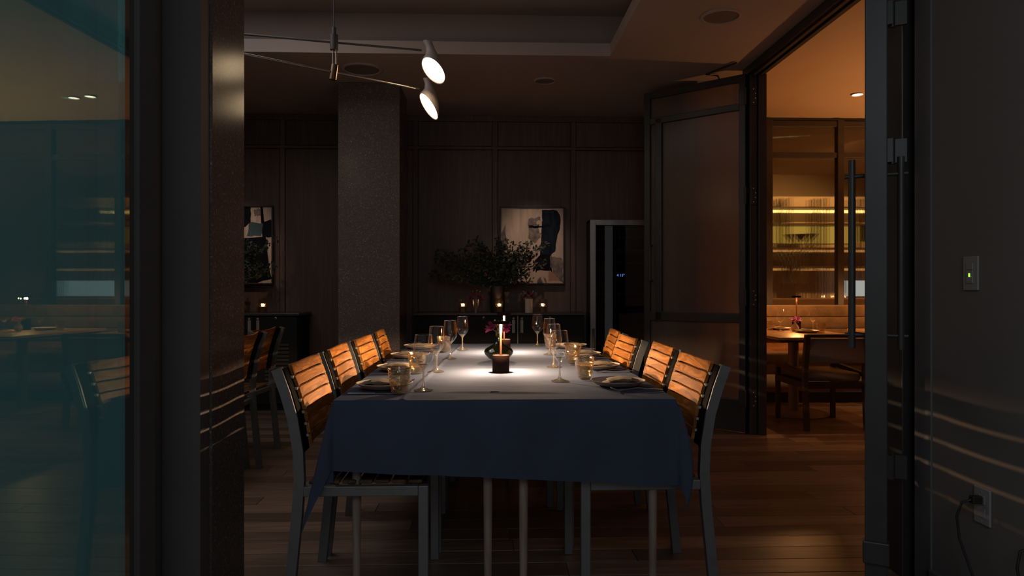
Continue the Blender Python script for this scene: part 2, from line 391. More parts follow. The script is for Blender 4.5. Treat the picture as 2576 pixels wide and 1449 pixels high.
# ------------------------------------------------------------------ door_1: glass leaf at left (teal tinted double glazing)
phi = math.radians(2.6)
d1 = sroot('door_1', (-.44, 0, 0), -phi)             # local y runs along the leaf
obj('pane', cbox(-.004, 0, -.35, .793, .06, 2.84), glass_teal, d1)
obj('pane', cbox(-.034, -.031, -.35, .793, .06, 2.84), glass_inner, d1)
bm = B(); box(bm, -.034, 0, .793, .811, .03, 2.84); obj('edge_strip', bm, gloss_strip, d1)
bm = B(); box(bm, -.045, .006, .811, .848, .01, 2.85, .002); box(bm, -.05, .002, .848, .853, .01, 2.85); obj('stile', bm, dull_black, d1)
obj('bottom_rail', cbox(-.045, .006, -.35, .811, .005, .06), black_metal, d1)
# ------------------------------------------------------------------ door_2: glazed leaf seen edge-on at right
hx, hy = .570 * 2.66, 2.66
dirv = Vector((.570, 1, 0)).normalized()
d2 = sroot('door_2', (hx, hy, 0), math.atan2(-dirv.y, -dirv.x))   # local +x from hinge towards the camera; +y is picture-right... 
LW = .645
bm = B(); box(bm, LW - .05, LW, -.031, .031, .02, 2.82, .003); box(bm, LW - .05, LW - .004, -.012, .012, .01, 2.83); obj('stile', bm, black_metal, d2)
obj('stile', cbox(0, .05, -.022, .022, .02, 2.82, .003), black_metal, d2)
for z0, z1 in ((.02, .27), (.86, .92), (2.53, 2.58), (2.76, 2.82)):
    obj('rail', cbox(.05, LW - .05, -.02, .02, z0, z1, .002), black_metal, d2)
for z0, z1 in ((.27, .86), (.92, 2.53), (2.58, 2.76)):
    obj('pane', cbox(.05, LW - .05, -.004, .004, z0, z1), glass_plain, d2)
for s in (-1, 1):
    y0 = s * .068; bm = B(); tube(bm, [(LW - .04, y0, .95), (LW - .04, y0, 1.545)], .0105, 12)
    h = obj('handle', bm, black_metal, d2, True)
    for z in (.992, 1.493):
        bm = B(); tube(bm, [(LW - .04, s * .028, z), (LW - .04, s * .088, z)], .0065, 10); obj('standoff', bm, black_metal, h, True)
obj('floor_bolt', cbox(LW - .03, LW + .012, -.037, .037, .29, .36, .004), black_metal, d2)
for z in (.45, 1.67, 2.2):
    bm = B(); cyl(bm, (-.012, .055, 0), .012, z - .05, z + .05, 12); box(bm, -.02, .02, .02, .055, z - .045, z + .045); box(bm, -.022, -.006, .05, .105, z - .045, z + .045)
    obj('hinge', bm, black_metal, d2, True)
# ------------------------------------------------------------------ door_3: reeded leaf swung into the dining room
a3 = math.atan2(.59, -.66)
d3 = sroot('door_3', (2.025, 5.365, 0), a3)
W3 = .885
def fr(x0, x1, z0, z1, name='stile', t=.024): return obj(name, cbox(x0, x1, -t, t, z0, z1, .003), black_metal, d3)
fr(0, .05, .015, 2.81); fr(.83, W3, .015, 2.81); fr(.72, .78, .86, 2.575)
fr(.05, .83, 2.755, 2.81, 'rail'); fr(.05, .83, 2.535, 2.585, 'rail'); fr(.05, .83, .865, .94, 'rail'); 
fr(.05, .83, .015, .265, 'kick_panel', .02)
for x0, x1, z0, z1 in ((.05, .83, 2.585, 2.755), (.05, .72, .94, 2.535), (.78, .83, .94, 2.535), (.05, .83, .265, .865)):
    obj('pane', reed_pane(B(), x0, x1, z0, z1, .010, .0012), reed, d3)
bm = B(); tube(bm, [(.80, .03, 1.2), (.80, .075, 1.2), (.80, .075, 1.5), (.80, .03, 1.5)], .008, 8); obj('handle', bm, black_metal, d3, True)
bm = B(); tube(bm, [(.22, 0, 2.81), (.235, -.005, 2.845), (.30, .07, 2.85), (.0, .20, 2.85)], .0075, 8); obj('door_closer_arm', bm, black_metal, d3, True)
for z in (.28, 1.065, 1.86, 2.63):
    bm = B(); cyl(bm, (-.004, .032, 0), .010, z - .065, z + .065, 10); box(bm, .0, .05, .022, .030, z - .06, z + .06)
    h = obj('hinge', bm, black_metal, d3, True)
    # plate on the post: in post space, facing the camera
    hp = obj('hinge_plate', cbox(2.046, 2.092, 5.322, 5.330, z - .075, z + .075, .004), black_metal, post)
    for k, (sx, sz) in enumerate(((.006, .052), (.022, .018), (.022, -.018), (.006, -.052))):
        bm = B(); lathe(bm, [(.0015, 0), (.0042, .0005), (.0055, .003)], 8, (0, 0, 0), True)
        bmesh.ops.rotate(bm, verts=bm.verts[:], matrix=Matrix.Rotation(PI / 2, 3, 'X'), cent=(0, 0, 0))
        bmesh.ops.translate(bm, verts=bm.verts[:], vec=(2.058 + sx, 5.322, z + sz)); obj('screw', bm, clip_metal, hp)
# ------------------------------------------------------------------ window_1: glazed partition behind the banquette
w1 = sroot('window_1', (0, 7.32, 0))
mx_ = [2.23, 3.0, 3.77, 4.54, 5.31, 6.08, 6.85]
for x in mx_: obj('mullion', cbox(x - .034, x + .034, -.04, .04, .3, 2.93, .004), black_metal, w1)
for z0, z1 in ((2.86, 2.92), (2.53, 2.585), (.80, .86)):
    for a, b in zip(mx_, mx_[1:]): obj('transom', cbox(a + .034, b - .034, -.03, .03, z0, z1, .003), black_metal, w1)
for a, b in zip(mx_, mx_[1:]):
    for z0, z1 in ((.86, 2.53), (2.585, 2.86)): obj('pane', reed_pane(B(), a + .03, b - .03, z0, z1, .012, .00035), reed_far, w1)

# ------------------------------------------------------------------ ceiling fixtures
def disc_fixture(name, label, cat, loc, r, m, rim=True, glow=None):
    t = thing(name, label, cat, loc)
    bm = B(); lathe(bm, [(r, 0), (r, -.008), (r * .90, -.012), (r * .86, -.004)], 40); obj('rim', bm, plaster, t, True)
    bm = B(); lathe(bm, [(.001, -.006), (r * .87, -.005)], 40); obj('grille' if not glow else 'lens', bm, glow or m, t)
    return t
disc_fixture('ceiling_speaker', 'round ceiling speaker at upper right near the folding door track', 'speaker', (1.48, 4.35, CZ), .125, speaker_m)
disc_fixture('ceiling_speaker', 'round ceiling speaker above the rear terrazzo column', 'speaker', (-.98, 5.50, CZ), .155, speaker_m)
disc_fixture('recessed_light', 'small unlit recessed ceiling light in front of the framed painting', 'ceiling light', (.48, 5.75, CZ), .09, speaker_m)
disc_fixture('recessed_light', 'glowing recessed downlight in the orange booth room ceiling', 'ceiling light', (3.47, 6.4, 2.96), .055, None, glow=down_glow)
disc_fixture('recessed_light', 'second glowing recessed downlight, seen only mirrored in the left glass leaf', 'ceiling light', (3.66, 6.44, 2.96), .055, None, glow=down_glow)

# ------------------------------------------------------------------ pendant lamp
pl = thing('pendant_lamp', 'two-armed metal pendant lamp with glowing bell shades above the long table', 'lamp', (-.915, 4.2, 0))
bm = B(); tube(bm, [(0, 0, 2.70), (0, 0, 3.28)], .004, 8); obj('suspension_rod', bm, black_metal, pl, True)
bm = B(); cyl(bm, (0, 0, 0), .024, 2.565, 2.655, 20); cyl(bm, (0, 0, 0), .013, 2.655, 2.70, 14); hubu = obj('hub', bm, black_metal, pl, True)
bm = B(); tube(bm, [(.012, 0, 2.43), (.012, 0, 2.57)], .006, 10); tube(bm, [(-.006, 0, 2.43), (-.006, 0, 2.57)], .004, 10); obj('link_rod', bm, steel, pl, True)
bm = B(); cyl(bm, (0, 0, 0), .024, 2.385, 2.475, 20)
bmesh.ops.rotate(bm, verts=bm.verts[:], matrix=Matrix.Rotation(math.radians(8), 3, 'Y'), cent=(0, 0, 2.43)); obj('hub', bm, mat('dark_brass', (.20, .13, .08), .18, .95), pl, True)
def shade(c_open, neck, nrm, R):
    """bell lofted from a narrow neck to a tilted round opening"""
    c_open = Vector(c_open); neck = Vector(neck); nrm = Vector(nrm).normalized(); up = Vector((0.1, 0, 1)).normalized()
    def rings(scale):
        out = []
        prof = [(0, .30), (.2, .29), (.42, .40), (.62, .60), (.8, .80), (.92, .93), (1, 1)]
        for t, rr in prof:
            c = neck.lerp(c_open, t) + Vector((0.015, 0, 0)) * math.sin(PI * t)
            n = (up * (1 - t ** 1.4) - nrm * t ** 1.4).normalized()
            u = n.cross(Vector((0, 1, 0))).normalized(); w = n.cross(u)
            out.append([c + (u * math.cos(2 * PI * k / 28) + w * math.sin(2 * PI * k / 28)) * (R * rr * scale) for k in range(28)])
        return out
    bm = B(); rs = []
    for ring in rings(1) + rings(.955)[::-1]: rs.append([bm.verts.new(p) for p in ring])
    for a, b in zip(rs, rs[1:]):
        for k in range(28): bm.faces.new((a[k], a[(k + 1) % 28], b[(k + 1) % 28], b[k]))
    bm.faces.new(rs[0]); bm.faces.new(rs[-1])
    o = obj('shade', bm, shade_white, pl, True)
    g = B(); ring = rings(.95)[-1]; cc = c_open - nrm * .006
    vs = [g.verts.new(p - nrm * .004) for p in ring]; vc = g.verts.new(cc - nrm * .012)
    for k in range(28): g.faces.new((vs[k], vs[(k + 1) % 28], vc))
    obj('diffuser', g, lamp_glow, o)
for (zc, dv, heads) in ((2.61, (.511, .12), 'u'), (2.434, (.474, .34), 'l')):
    ax, ay = dv; k = 1.02
    bm = B(); tube(bm, [(-ax, -ay, zc), (ax, ay, zc)], .0062, 10); obj('arm', bm, black_metal if zc > 2.5 else steel, pl, True)
    if zc > 2.5:
        shade((ax + .072, ay, zc - .125), (ax + .036, ay, zc + .055), (-.60, -.42, -.68), .095)
        shade((-ax - .072, -ay, zc - .125), (-ax - .036, -ay, zc + .055), (.60, .42, -.68), .095)
    else:
        shade((ax + .062, ay, zc - .115), (ax + .055, ay, zc + .065), (-.77, -.25, -.58), .098)
        shade((-ax - .062, -ay, zc - .115), (-ax - .055, -ay, zc + .065), (.77, .25, -.58), .098)

# ------------------------------------------------------------------ back wall furniture
tab_m = mat('pull_tab_metal', (.34, .29, .23), .45, .2)
def sideboard(label, x0, x1, ndoor, split=None, locks=None):
    xm = (x0 + x1) / 2
    t = thing('sideboard', label, 'sideboard', (xm, 6.7, 0)); w = (x1 - x0) / 2
    obj('carcass', cbox(-w + .01, w - .01, -.19, .225, .06, .885), cab_black, t)
    obj('plinth', cbox(-w + .03, w - .03, -.15, .2, 0, .06), black_plastic, t)
    bm = B(); box(bm, -w - .01, w + .01, -.225, .23, .885, .908, .004); obj('top', bm, marble, t)
    dw = (2 * w - .02) / ndoor
    for i in range(ndoor):
        a = -w + .01 + i * dw
        if split is not None: a, dw = ((-w + .01, split - xm + w - .01), (split - xm, x1 - .01 - split))[i]
        d = obj('door', cbox(a + .004, a + dw - .004, -.212, -.19, .07, .875, .002), cab_black, t)
        s = 1 if i % 2 == 0 else -1; hx = a + dw - .039 if s > 0 else a + .039
        bm = B(); box(bm, hx - .010, hx + .010, -.222, -.212, .845, .865, .003); box(bm, hx - .014, hx + .014, -.219, -.212, .72, .842, .003)
        obj('pull_tab', bm, tab_m, d)
        bm = B(); lathe(bm, [(.0, .0), (.012, 0), (.012, .006), (.005, .008)], 14)
        bmesh.ops.rotate(bm, verts=bm.verts[:], matrix=Matrix.Rotation(PI / 2, 3, 'X'), cent=(0, 0, 0))
        bmesh.ops.translate(bm, verts=bm.verts[:], vec=(locks[i] - xm if locks else a + dw / 2, -.212, .862)); obj('lock', bm, steel, d, True)
    obj('door_gap_strip', cbox((split or xm) - xm - .004, (split or xm) - xm + .004, -.2135, -.2, .07, .88), tab_m, t)
    return t
sideboard('black sideboard with candles and a leafy bouquet below the large painting', -.68, .92, 2, .287, (-.03, .59))
sb2 = sideboard('black sideboard at left behind the front column, below the partly hidden painting', -3.35, -1.74, 4)
for k in range(12): obj('vent_louver', cbox(.50, .72, -.222, -.213, .22 + .035 * k, .24 + .035 * k, .001), black_metal, sb2)
# wine cooler
wc = thing('wine_cooler', 'tall steel framed wine cooler with dark glass door and blue display', 'wine cooler', (1.32, 6.72, 0))
bm = B(); x0, x1 = -.325, .325
box(bm, x0, x1, -.02, .22, 0, .10); box(bm, x0, x1, .20, .22, .1, 1.80); box(bm, x0, x0 + .02, -.02, .2, .1, 1.80); box(bm, x1 - .02, x1, -.02, .2, .1, 1.8); box(bm, x0, x1, -.02, .2, 1.78, 1.80)
obj('cabinet', bm, black_plastic, wc)
dr = obj('door', cbox(x0 + .055, x1 - .055, -.034, -.030, .16, 1.74), glass_dark, wc)
dr['label'] = 'dark glass door'
for n_, (a, b, z0, z1) in (('side', (x0, x0 + .055, .10, 1.80)), ('side', (x1 - .055, x1, .10, 1.80)), ('top', (x0 + .055, x1 - .055, 1.745, 1.80)), ('bottom', (x0 + .055, x1 - .055, .10, .155))):
    obj('frame_' + n_, cbox(a, b, -.045, -.02, z0, z1, .003), steel, dr)
bm = B(); tube(bm, [(x0 + .028, -.05, .5), (x0 + .028, -.085, .5), (x0 + .028, -.085, .75), (x0 + .028, -.05, .75)], .008, 8); obj('handle', bm, steel, dr, True)
for k, z in enumerate((.28, .44, .60, .76, .92, 1.08, 1.38, 1.50, 1.62)):
    sh = obj('shelf', cbox(x0 + .022, x1 - .022, -.015, .2, z, z + .012), black_metal, wc)
    obj('shelf_front', cbox(x0 + .022, x1 - .022, -.022, -.015, z - .008, z + .016), booth_wood, sh)
obj('control_panel', cbox(x0 + .022, x1 - .022, -.022, .15, 1.22, 1.30), black_plastic, wc)
tx = bpy.data.curves.new('display', 'FONT'); tx.body = '4 15\u00b0'; tx.size = .036; tx.align_x = 'CENTER'; tx.align_y = 'CENTER'; tx.extrude = .0004
tob = bpy.data.objects.new('display', tx); COL.objects.link(tob); bpy.context.view_layer.update()
me_ = bpy.data.meshes.new_from_object(tob); bpy.data.objects.remove(tob); me_.materials.clear(); me_.materials.append(screen_blue)
to = bpy.data.objects.new('display', me_); COL.objects.link(to); to.parent = wc
to.location = (-.025, -.0245, 1.262); to.rotation_euler = (PI / 2, 0, 0)
bott = None
for k, z in enumerate((.292, .452, .612, .772, .932, 1.092)):
    for q in range(4):
        cx = 1.32 - .2 + q * .133
        if bott is None:
            bm = B(); lathe(bm, [(.0, .0), (.036, .0), (.036, .10), (.014, .14), (.014, .17), (.0, .17)], 14)
            bmesh.ops.rotate(bm, verts=bm.verts[:], matrix=Matrix.Rotation(-PI / 2, 3, 'X'), cent=(0, 0, 0))
            bmesh.ops.translate(bm, verts=bm.verts[:], vec=(0, 0, .036))
            bott = obj('wine_bottle', bm, mat('bottle_glass', (.02, .025, .02), .15), None, True)
            tag(bott, 'dark wine bottle lying on a shelf of the wine cooler', 'bottle', 'bottles in the wine cooler'); o = bott
        else:
            o = bott.copy(); COL.objects.link(o)
        o.location = (cx, 6.72, z); o['label'] = f"dark wine bottle lying in the wine cooler, {('lowest', 'second lowest', 'third lowest', 'fourth', 'fifth', 'topmost')[k]} filled shelf, {('leftmost', 'second from left', 'third from left', 'rightmost')[q]}"
# paintings: framed abstract canvases
ink = mat('ink', (.008, .009, .012), .9, spec=.1, var=.5, vscale=9); navy_ink = mat('navy_ink', (.013, .020, .030), .9, spec=.1, var=.6, vscale=7, stretch=(5, 1, 1))
beige = mat('canvas_beige', (.58, .45, .36), .8, var=.22, vscale=5, stretch=(5, 1, 1), bump=.2, bscale=90); rust = mat('rust', (.40, .22, .12), .7, var=.3, vscale=8)
cream = mat('cream', (.56, .42, .32), .7, var=.12, vscale=8); grey_wash = mat('grey_wash', (.20, .165, .15), .8, var=.6, vscale=22); teal_ink = mat('teal_ink', (.04, .09, .11), .6, var=.4, vscale=9)
def painting(label, x0, shapes):
    w, h = .646, .775
    t = thing('framed_painting', label, 'painting', (x0, 6.935, 1.174))
    for a, b, c, d in ((0, w, 0, .014), (0, w, h - .014, h), (0, .014, .014, h - .014), (w - .014, w, .014, h - .014)):
        obj('frame', cbox(a, b, -.035, 0, c, d, .002), black_plastic, t)
    cv = obj('canvas', cbox(.014, w - .014, -.022, -.004, .014, h - .014), beige, t)
    for i, (pts, m) in enumerate(shapes):
        P = [(.014 + (w - .028) * x, h - .014 - (h - .028) * z) for x, z in pts]
        obj('painted_shape', poly(B(), P, -.0224 - .0003 * i, -.022), m, cv)
def wob(pts, s=.012, n=4):
    out = []
    for (x0, z0), (x1, z1) in zip(pts, pts[1:] + pts[:1]):
        for k in range(n):
            t = k / n; out.append((min(1, max(0, x0 + (x1 - x0) * t + random.uniform(-s, s))), min(1, max(0, z0 + (z1 - z0) * t + random.uniform(-s, s)))))
    return out
painting('framed abstract painting, beige with a tall dark blue form, above the bouquet', .127, [
    (wob([(.44, .16), (.62, .12), (.66, .2), (.6, .26), (.66, .36), (.6, .45), (.5, .46), (.43, .38)], .02, 6), grey_wash),
    (wob([(.66, .02), (.90, .03), (.96, .12), (.95, .26), (.9, .40), (.87, .58), (.80, .62), (.63, .62), (.64, .4), (.66, .2)], .006), navy_ink),
    (wob([(.44, .23), (.62, .24), (.78, .21), (.8, .24), (.62, .265), (.46, .27)], .008), ink),
    (wob([(.56, .18), (.66, .15), (.66, .20), (.58, .22)], .008), cream),
    (wob([(.63, .62), (.8, .62), (.82, .9), (.56, .86), (.54, .7)], .008), ink),
    (wob([(.80, .64), (.99, .68), (1, 1), (.84, .88), (.79, .74)], .015, 6), grey_wash),
    (wob([(.50, 1), (.58, .83), (.80, .84), (.95, 1)], .006), cream),
    (wob([(.76, .84), (.84, .86), (.94, .97), (.76, .97)], .006), rust),
    (wob([(.0, .36), (.06, .2), (.09, .5), (.05, .7)], .012), grey_wash)])
painting('framed abstract painting with a black and teal band, partly hidden behind the front column', -2.745, [
    (wob([(.0, .0), (.66, .0), (.68, .2), (.5, .3), (.0, .35)], .015), ink),
    (wob([(.72, .03), (.88, .03), (.86, .12), (.74, .12)], .015, 5), grey_wash),
    (wob([(.82, .0), (.86, .0), (.98, .95), (.9, .95)], .003), ink),
    (wob([(.64, .2), (.86, .22), (.84, .38), (.62, .38)], .01), teal_ink),
    (wob([(.86, .2), (1, .16), (1, .4), (.88, .4)], .01), ink),
    (wob([(.3, .42), (.88, .38), (1, .95), (.7, 1), (.1, 1)], .01), ink)])
# ------------------------------------------------------------------ bouquet in dark vase
def bouquet(label, loc, sx, seed, nb):
    rnd = random.Random(seed)
    t = thing('leafy_bouquet', label, 'plant', loc)
    bm = B(); lathe(bm, [(.0, .0), (.062, .0), (.07, .02), (.066, .20), (.07, .25), (.062, .25), (.058, .03)], 24); obj('vase', bm, black_plastic, t, True)
    fol = B()
    tips = []
    for k in range(nb):
        a = rnd.uniform(0, 2 * PI); reach = rnd.uniform(.10, .36); hh = rnd.uniform(.10, .46)
        if k % 4 == 0: a = PI + rnd.uniform(-.5, .5); reach = rnd.uniform(.30, .60); hh = rnd.uniform(.02, .34)
        if k % 4 == 1: a = rnd.uniform(-.6, .6); reach = rnd.uniform(.2, .46); hh = rnd.uniform(.05, .50)
        p0 = Vector((0, 0, .24)); p3 = Vector((math.cos(a) * reach * sx, math.sin(a) * reach * .38 - .02, .24 + hh))
        p1 = p0 + Vector((p3.x * .25, p3.y * .25, hh * .6))
        pts = []
        for i in range(9):
            u = i / 8; q = p0 * (1 - u) ** 2 + p1 * 2 * u * (1 - u) + p3 * u * u; pts.append(q)
        bm = B(); tube(bm, pts, [.0032 - .0022 * i / 8 for i in range(9)], 5); obj('stem', bm, stem_m, t)
        for i in range(2, 9):
            for j in range(7):
                c = pts[i] + Vector([rnd.uniform(-.03, .03) for _ in range(3)])
                ax = Vector([rnd.uniform(-1, 1) for _ in range(3)]).normalized(); bx = ax.orthogonal().normalized(); L0 = rnd.uniform(.014, .028); W0 = L0 * .55; cx_ = ax.cross(bx)
                v = [fol.verts.new(c - ax * L0), fol.verts.new(c + bx * W0 + cx_ * .004), fol.verts.new(c + ax * L0 * .5 + bx * W0 * .8), fol.verts.new(c + ax * L0), fol.verts.new(c + ax * L0 * .5 - bx * W0 * .8), fol.verts.new(c - bx * W0 + cx_ * .004)]
                fol.faces.new(v)
    f = obj('foliage', fol, leaf_m, t); f['kind'] = 'stuff'
    return t
bouquet('large dark green leafy bouquet in a black vase in front of the painting', (.10, 6.62, .908), 1.05, 5, 64)
bouquet('dark green leafy bouquet at left in front of the partly hidden painting', (-2.36, 6.62, .908), .85, 9, 30)
def blossom(bm, c, r, rnd, n=26):
    c = Vector(c)
    for k in range(n):
        d = Vector((rnd.uniform(-1, 1), rnd.uniform(-1, 1), rnd.uniform(-.3, 1))).normalized(); s = d.orthogonal().normalized() * r * .2
        m_ = c + d * r * .6
        v = [bm.verts.new(c), bm.verts.new(m_ + s), bm.verts.new(c + d * r), bm.verts.new(m_ - s)]; bm.faces.new(v)
def flower_part(t, pts, r, m, z0, seed=3):
    rnd = random.Random(seed)
    for p in pts:
        bm = B(); tube(bm, [(0, 0, z0), (p[0] * .6, p[1] * .6, (z0 + p[2]) / 2 + .01), p], .0012, 5); obj('stem', bm, stem_m, t)
        bm = B(); blossom(bm, p, r * rnd.uniform(.85, 1.15), rnd); obj('blossom', bm, m, t)
def bud_spray(t, pts, z0):
    for p in pts:
        bm = B(); tube(bm, [(0, 0, z0), p], .0009, 4); bmesh.ops.create_icosphere(bm, subdivisions=1, radius=.006, matrix=Matrix.Translation(p)); obj('bud_sprig', bm, buds, t)
v1 = thing('bud_vase', 'slim metal bud vase with magenta flowers on the sideboard, left of the bouquet', 'vase', (-.105, 6.56, .908))
bm = B(); lathe(bm, [(0, 0), (.022, 0), (.036, .125), (.033, .125), (.02, .006)], 20); obj('vessel', bm, steel, v1, True)
flower_part(v1, [(-.05, 0, .13), (.03, .01, .15), (.065, -.01, .12), (-.02, .01, .17)], .036, magenta, .1, 3); bud_spray(v1, [(-.03, 0, .2), (.01, 0, .21), (.04, 0, .2)], .1)
v2 = thing('bud_vase', 'beige ceramic cylinder vase with dark flowers on the sideboard, right of the bouquet', 'vase', (.395, 6.56, .908))
bm = B(); lathe(bm, [(0, 0), (.036, 0), (.036, .13), (.031, .13), (.031, .01)], 24); obj('vessel', bm, ceramic, v2, True)
flower_part(v2, [(-.03, 0, .15), (.03, 0, .15), (0, .02, .17)], .034, mat('dark_magenta', (.20, .02, .09), .6), .1, 8); bud_spray(v2, [(-.07, 0, .18), (-.05, 0, .2), (.04, 0, .2)], .1)
# votive candles
def votive(loc, label, p=.55):
    t = thing('votive_candle', label, 'candle', loc, 0, 'votive candles on the sideboards')
    bm = B(); lathe(bm, [(.034, 0), (.034, .128), (.0305, .128), (.0305, .008), (0, .008)], 48, mod=lambda a, z: 1 + .035 * math.cos(a * 16)); obj('glass_holder', bm, glass_votive, t, True)
    bm = B(); lathe(bm, [(0, .01), (.026, .01), (.027, .058), (.0, .056)], 20); obj('wax', bm, wax, t, True)
    bm = B(); lathe(bm, [(.0, .060), (.005, .063), (.006, .068), (.004, .076), (0, .086)], 12); obj('flame', bm, flame_glow, t, True)
    light('candle_light', 'POINT', (0, 0, .080), p, (1, .5, .2), .006, parent=t)
votive((-.225, 6.54, .908), 'lit ribbed glass votive candle at the left end of the sideboard row')
votive((.115, 6.52, .908), 'lit ribbed glass votive candle below the middle of the bouquet')
votive((.525, 6.54, .908), 'lit ribbed glass votive candle at the right end, beside the beige vase')
votive((-2.08, 6.54, .908), 'lit ribbed glass votive candle on the left sideboard')

# ------------------------------------------------------------------ dining tables (four, pushed together under the cloth)
def leg_table(label, x0, x1, y0, y1):
    t = thing('dining_table', label, 'table', ((x0 + x1) / 2, (y0 + y1) / 2, 0), 0, 'tables pushed together under the navy cloth')
    w, l = (x1 - x0) / 2, (y1 - y0) / 2
    obj('tabletop', cbox(-w, w, -l, l, .715, .748, .004), leg_wood, t)
    for sx in (-1, 1):
        for sy in (-1, 1):
            bm = B(); lathe(bm, [(.0125, 0), (.0155, .35), (.0175, .715)], 16, (sx * (w - .057), sy * (l - .055), 0), True); obj('leg', bm, leg_wood, t, True)
    return t
leg_table('near left table, round tapered legs below the near hem of the navy cloth', -.515, .060, 2.41, 4.005)
leg_table('near right table, round tapered legs below the near hem of the navy cloth', .072, .648, 2.41, 4.005)
leg_table('far left table under the far end of the navy cloth', -.515, .060, 4.015, 4.815)
leg_table('far right table under the far end of the navy cloth', .072, .648, 4.015, 4.815)
# tablecloth
X0, X1, Y0, Y1, ZT = -.525, .658, 2.40, 4.825, .753
def ss(a, b, n): return [a + (b - a) * i / n for i in range(n + 1)]
us = ss(-.28, 0, 14)[:-1] + ss(0, X1 - X0, 150) + [X1 - X0 + d for d in ss(0, .28, 14)[1:]]
vs_ = ss(-.27, 0, 14)[:-1] + ss(0, Y1 - Y0, 200) + [Y1 - Y0 + d for d in ss(0, .27, 14)[1:]]
from mathutils import noise as mnoise
def cloth_pt(u, v):
    W, Lh = X1 - X0, Y1 - Y0
    a = u if u < 0 else (u - W if u > W else 0); b = v if v < 0 else (v - Lh if v > Lh else 0)
    x = min(max(u, 0), W) + X0; y = min(max(v, 0), Lh) + Y0
    fx = (x - X0) / W
    if b < 0: b *= (.89 + .22 * fx)
    z = ZT
    if a == 0 and b == 0:
        z += .0022 * mnoise.noise(Vector((x * 4, y * 9, 1.3))) + .0010 * mnoise.noise(Vector((x * 13, y * 22, 7.3))) + .0016
        cx = -.29 + (y - 2.41) * .0523                       # long fold ridge
        z += .006 * math.exp(-((x - cx) / .009) ** 2)
        for yy, am in ((2.56, .0022), (3.28, .0018), (3.42, .0014), (4.1, .0016)):
            z += 3.0 * am * math.exp(-((x - .05) / .21) ** 4) * math.exp(-((y + .01 * math.sin(x * 7) - yy) / .012) ** 2)
        return Vector((x, y, z))
    if a != 0 and b != 0:
        r = math.hypot(a, b); th = math.atan2(abs(b), abs(a)); f = .30 * r * math.sin(2 * th) ** 1.2
        return Vector((x + math.copysign(math.cos(th) * f * (1.15 if a < 0 else 1.3 * (1 - .9 * min(1, r / .39) ** 2)) + .006, a), y + math.copysign(math.sin(th) * f * .5 + .006, b), z - r * (.99 + (.24 if a < 0 else .0) * math.sin(2 * th) ** 2)))
    r = abs(a) + abs(b)
    o = .006 * min(1, r / .01) + .012 * r * mnoise.noise(Vector((x * 5, y * 5, 4.1))) / .1 * .6
    if a: return Vector((x + math.copysign(o, a), y, z - r + .001))
    return Vector((x, y + math.copysign(o, b), z - r + .001))
bm = B(); G = [[bm.verts.new(cloth_pt(u, v)) for v in vs_] for u in us]
for i in range(len(us) - 1):
    for j in range(len(vs_) - 1): bm.faces.new((G[i][j], G[i + 1][j], G[i + 1][j + 1], G[i][j + 1]))
tc_ = obj('tablecloth', bm, cloth_navy, None, True)
tag(tc_, 'navy blue tablecloth draped over the long dining table', 'tablecloth')
for p in tc_.data.polygons: p.use_smooth = True
ZC = ZT + .0035

# ------------------------------------------------------------------ teak and metal chairs
POST = [(-.258, 0), (-.240, .18), (-.222, .36), (-.214, .48), (-.218, .58), (-.236, .69), (-.262, .78), (-.292, .862)]
def post_x(z):
    for (xa, za), (xb, zb) in zip(POST, POST[1:]):
        if za <= z <= zb: return xa + (xb - xa) * (z - za) / (zb - za)
    return POST[-1][0]
def make_chair(label, group):
    t = thing('slatted_chair', label, 'chair', (0, 0, 0), 0, group)
    for s in (-1, 1):
        y0, y1 = (s * .25, s * .224) if s > 0 else (s * .25, s * .224)
        ya, yb = min(y0, y1), max(y0, y1)
        obj('rear_post', ribbon(B(), POST, .0175, ya, yb), alu, t)
        obj('front_leg', cbox(.193, .228, ya, yb, 0, .458, .003), alu, t)
        obj('side_rail', cbox(-.20, .193, ya, yb, .423, .458, .003), alu, t)
        sup = [(post_x(z) + .0135, z) for z in ss(.575, .860, 8)]
        yc = s * .203
        st = obj('slat_support', ribbon(B(), sup, .0085, min(s * .184, s * .2405), max(s * .184, s * .2405)), support_black, t)
    for x in (-.2, .2): obj('cross_rail', cbox(x - .012, x + .012, -.224, .224, .42, .445), alu, t)
    for k in range(7):
        x = -.165 + k * .0575
        obj('seat_slat', cbox(x - .024, x + .024, -.222, .222, .458, .471, .004), teak_shaded, t)
    zs = [.603 + k * .0408 for k in range(7)]
    for k, zc in enumerate(zs):
        hh = .0168
        bm = B(); n = 10; rows = []
        xb = post_x(zc); xlo, xhi = post_x(zc - hh), post_x(zc + hh)
        for i in range(n + 1):
            yy = -.188 + .376 * i / n; cv = .024 * (1 - (yy / .188) ** 2)
            wav = -.004 * math.cos(PI * yy / .188)
            rows.append([bm.verts.new((xx - cv + dx, yy, zz + wav)) for xx, zz, dx in ((xlo, zc - hh, .0225), (xhi, zc + hh, .0225), (xhi, zc + hh, .0345), (xlo, zc - hh, .0345))])
        for a, b in zip(rows, rows[1:]):
            for q in range(4): bm.faces.new((a[q], b[q], b[(q + 1) % 4], a[(q + 1) % 4]))
        bm.faces.new(rows[0]); bm.faces.new(rows[-1])
        obj('back_slat', bm, teak, t)
    for k in range(6):
        zc = zs[k] + .0204
        for s in (-1, 1):
            xx = post_x(zc); obj('slat_clip', cbox(xx + .020, xx + .030, s * .192 - .006, s * .192 + .006, zc - .0042, zc + .0042), clip_metal, t)
    return t
ords = ['nearest', 'second from the camera', 'third from the camera', 'farthest']
YL = [2.68, 3.265, 3.85, 4.435]; YR = [2.72, 3.30, 3.88, 4.46]
chL = make_chair('teak slatted metal chair, nearest on the left side of the navy table', 'teak chairs along the navy table')
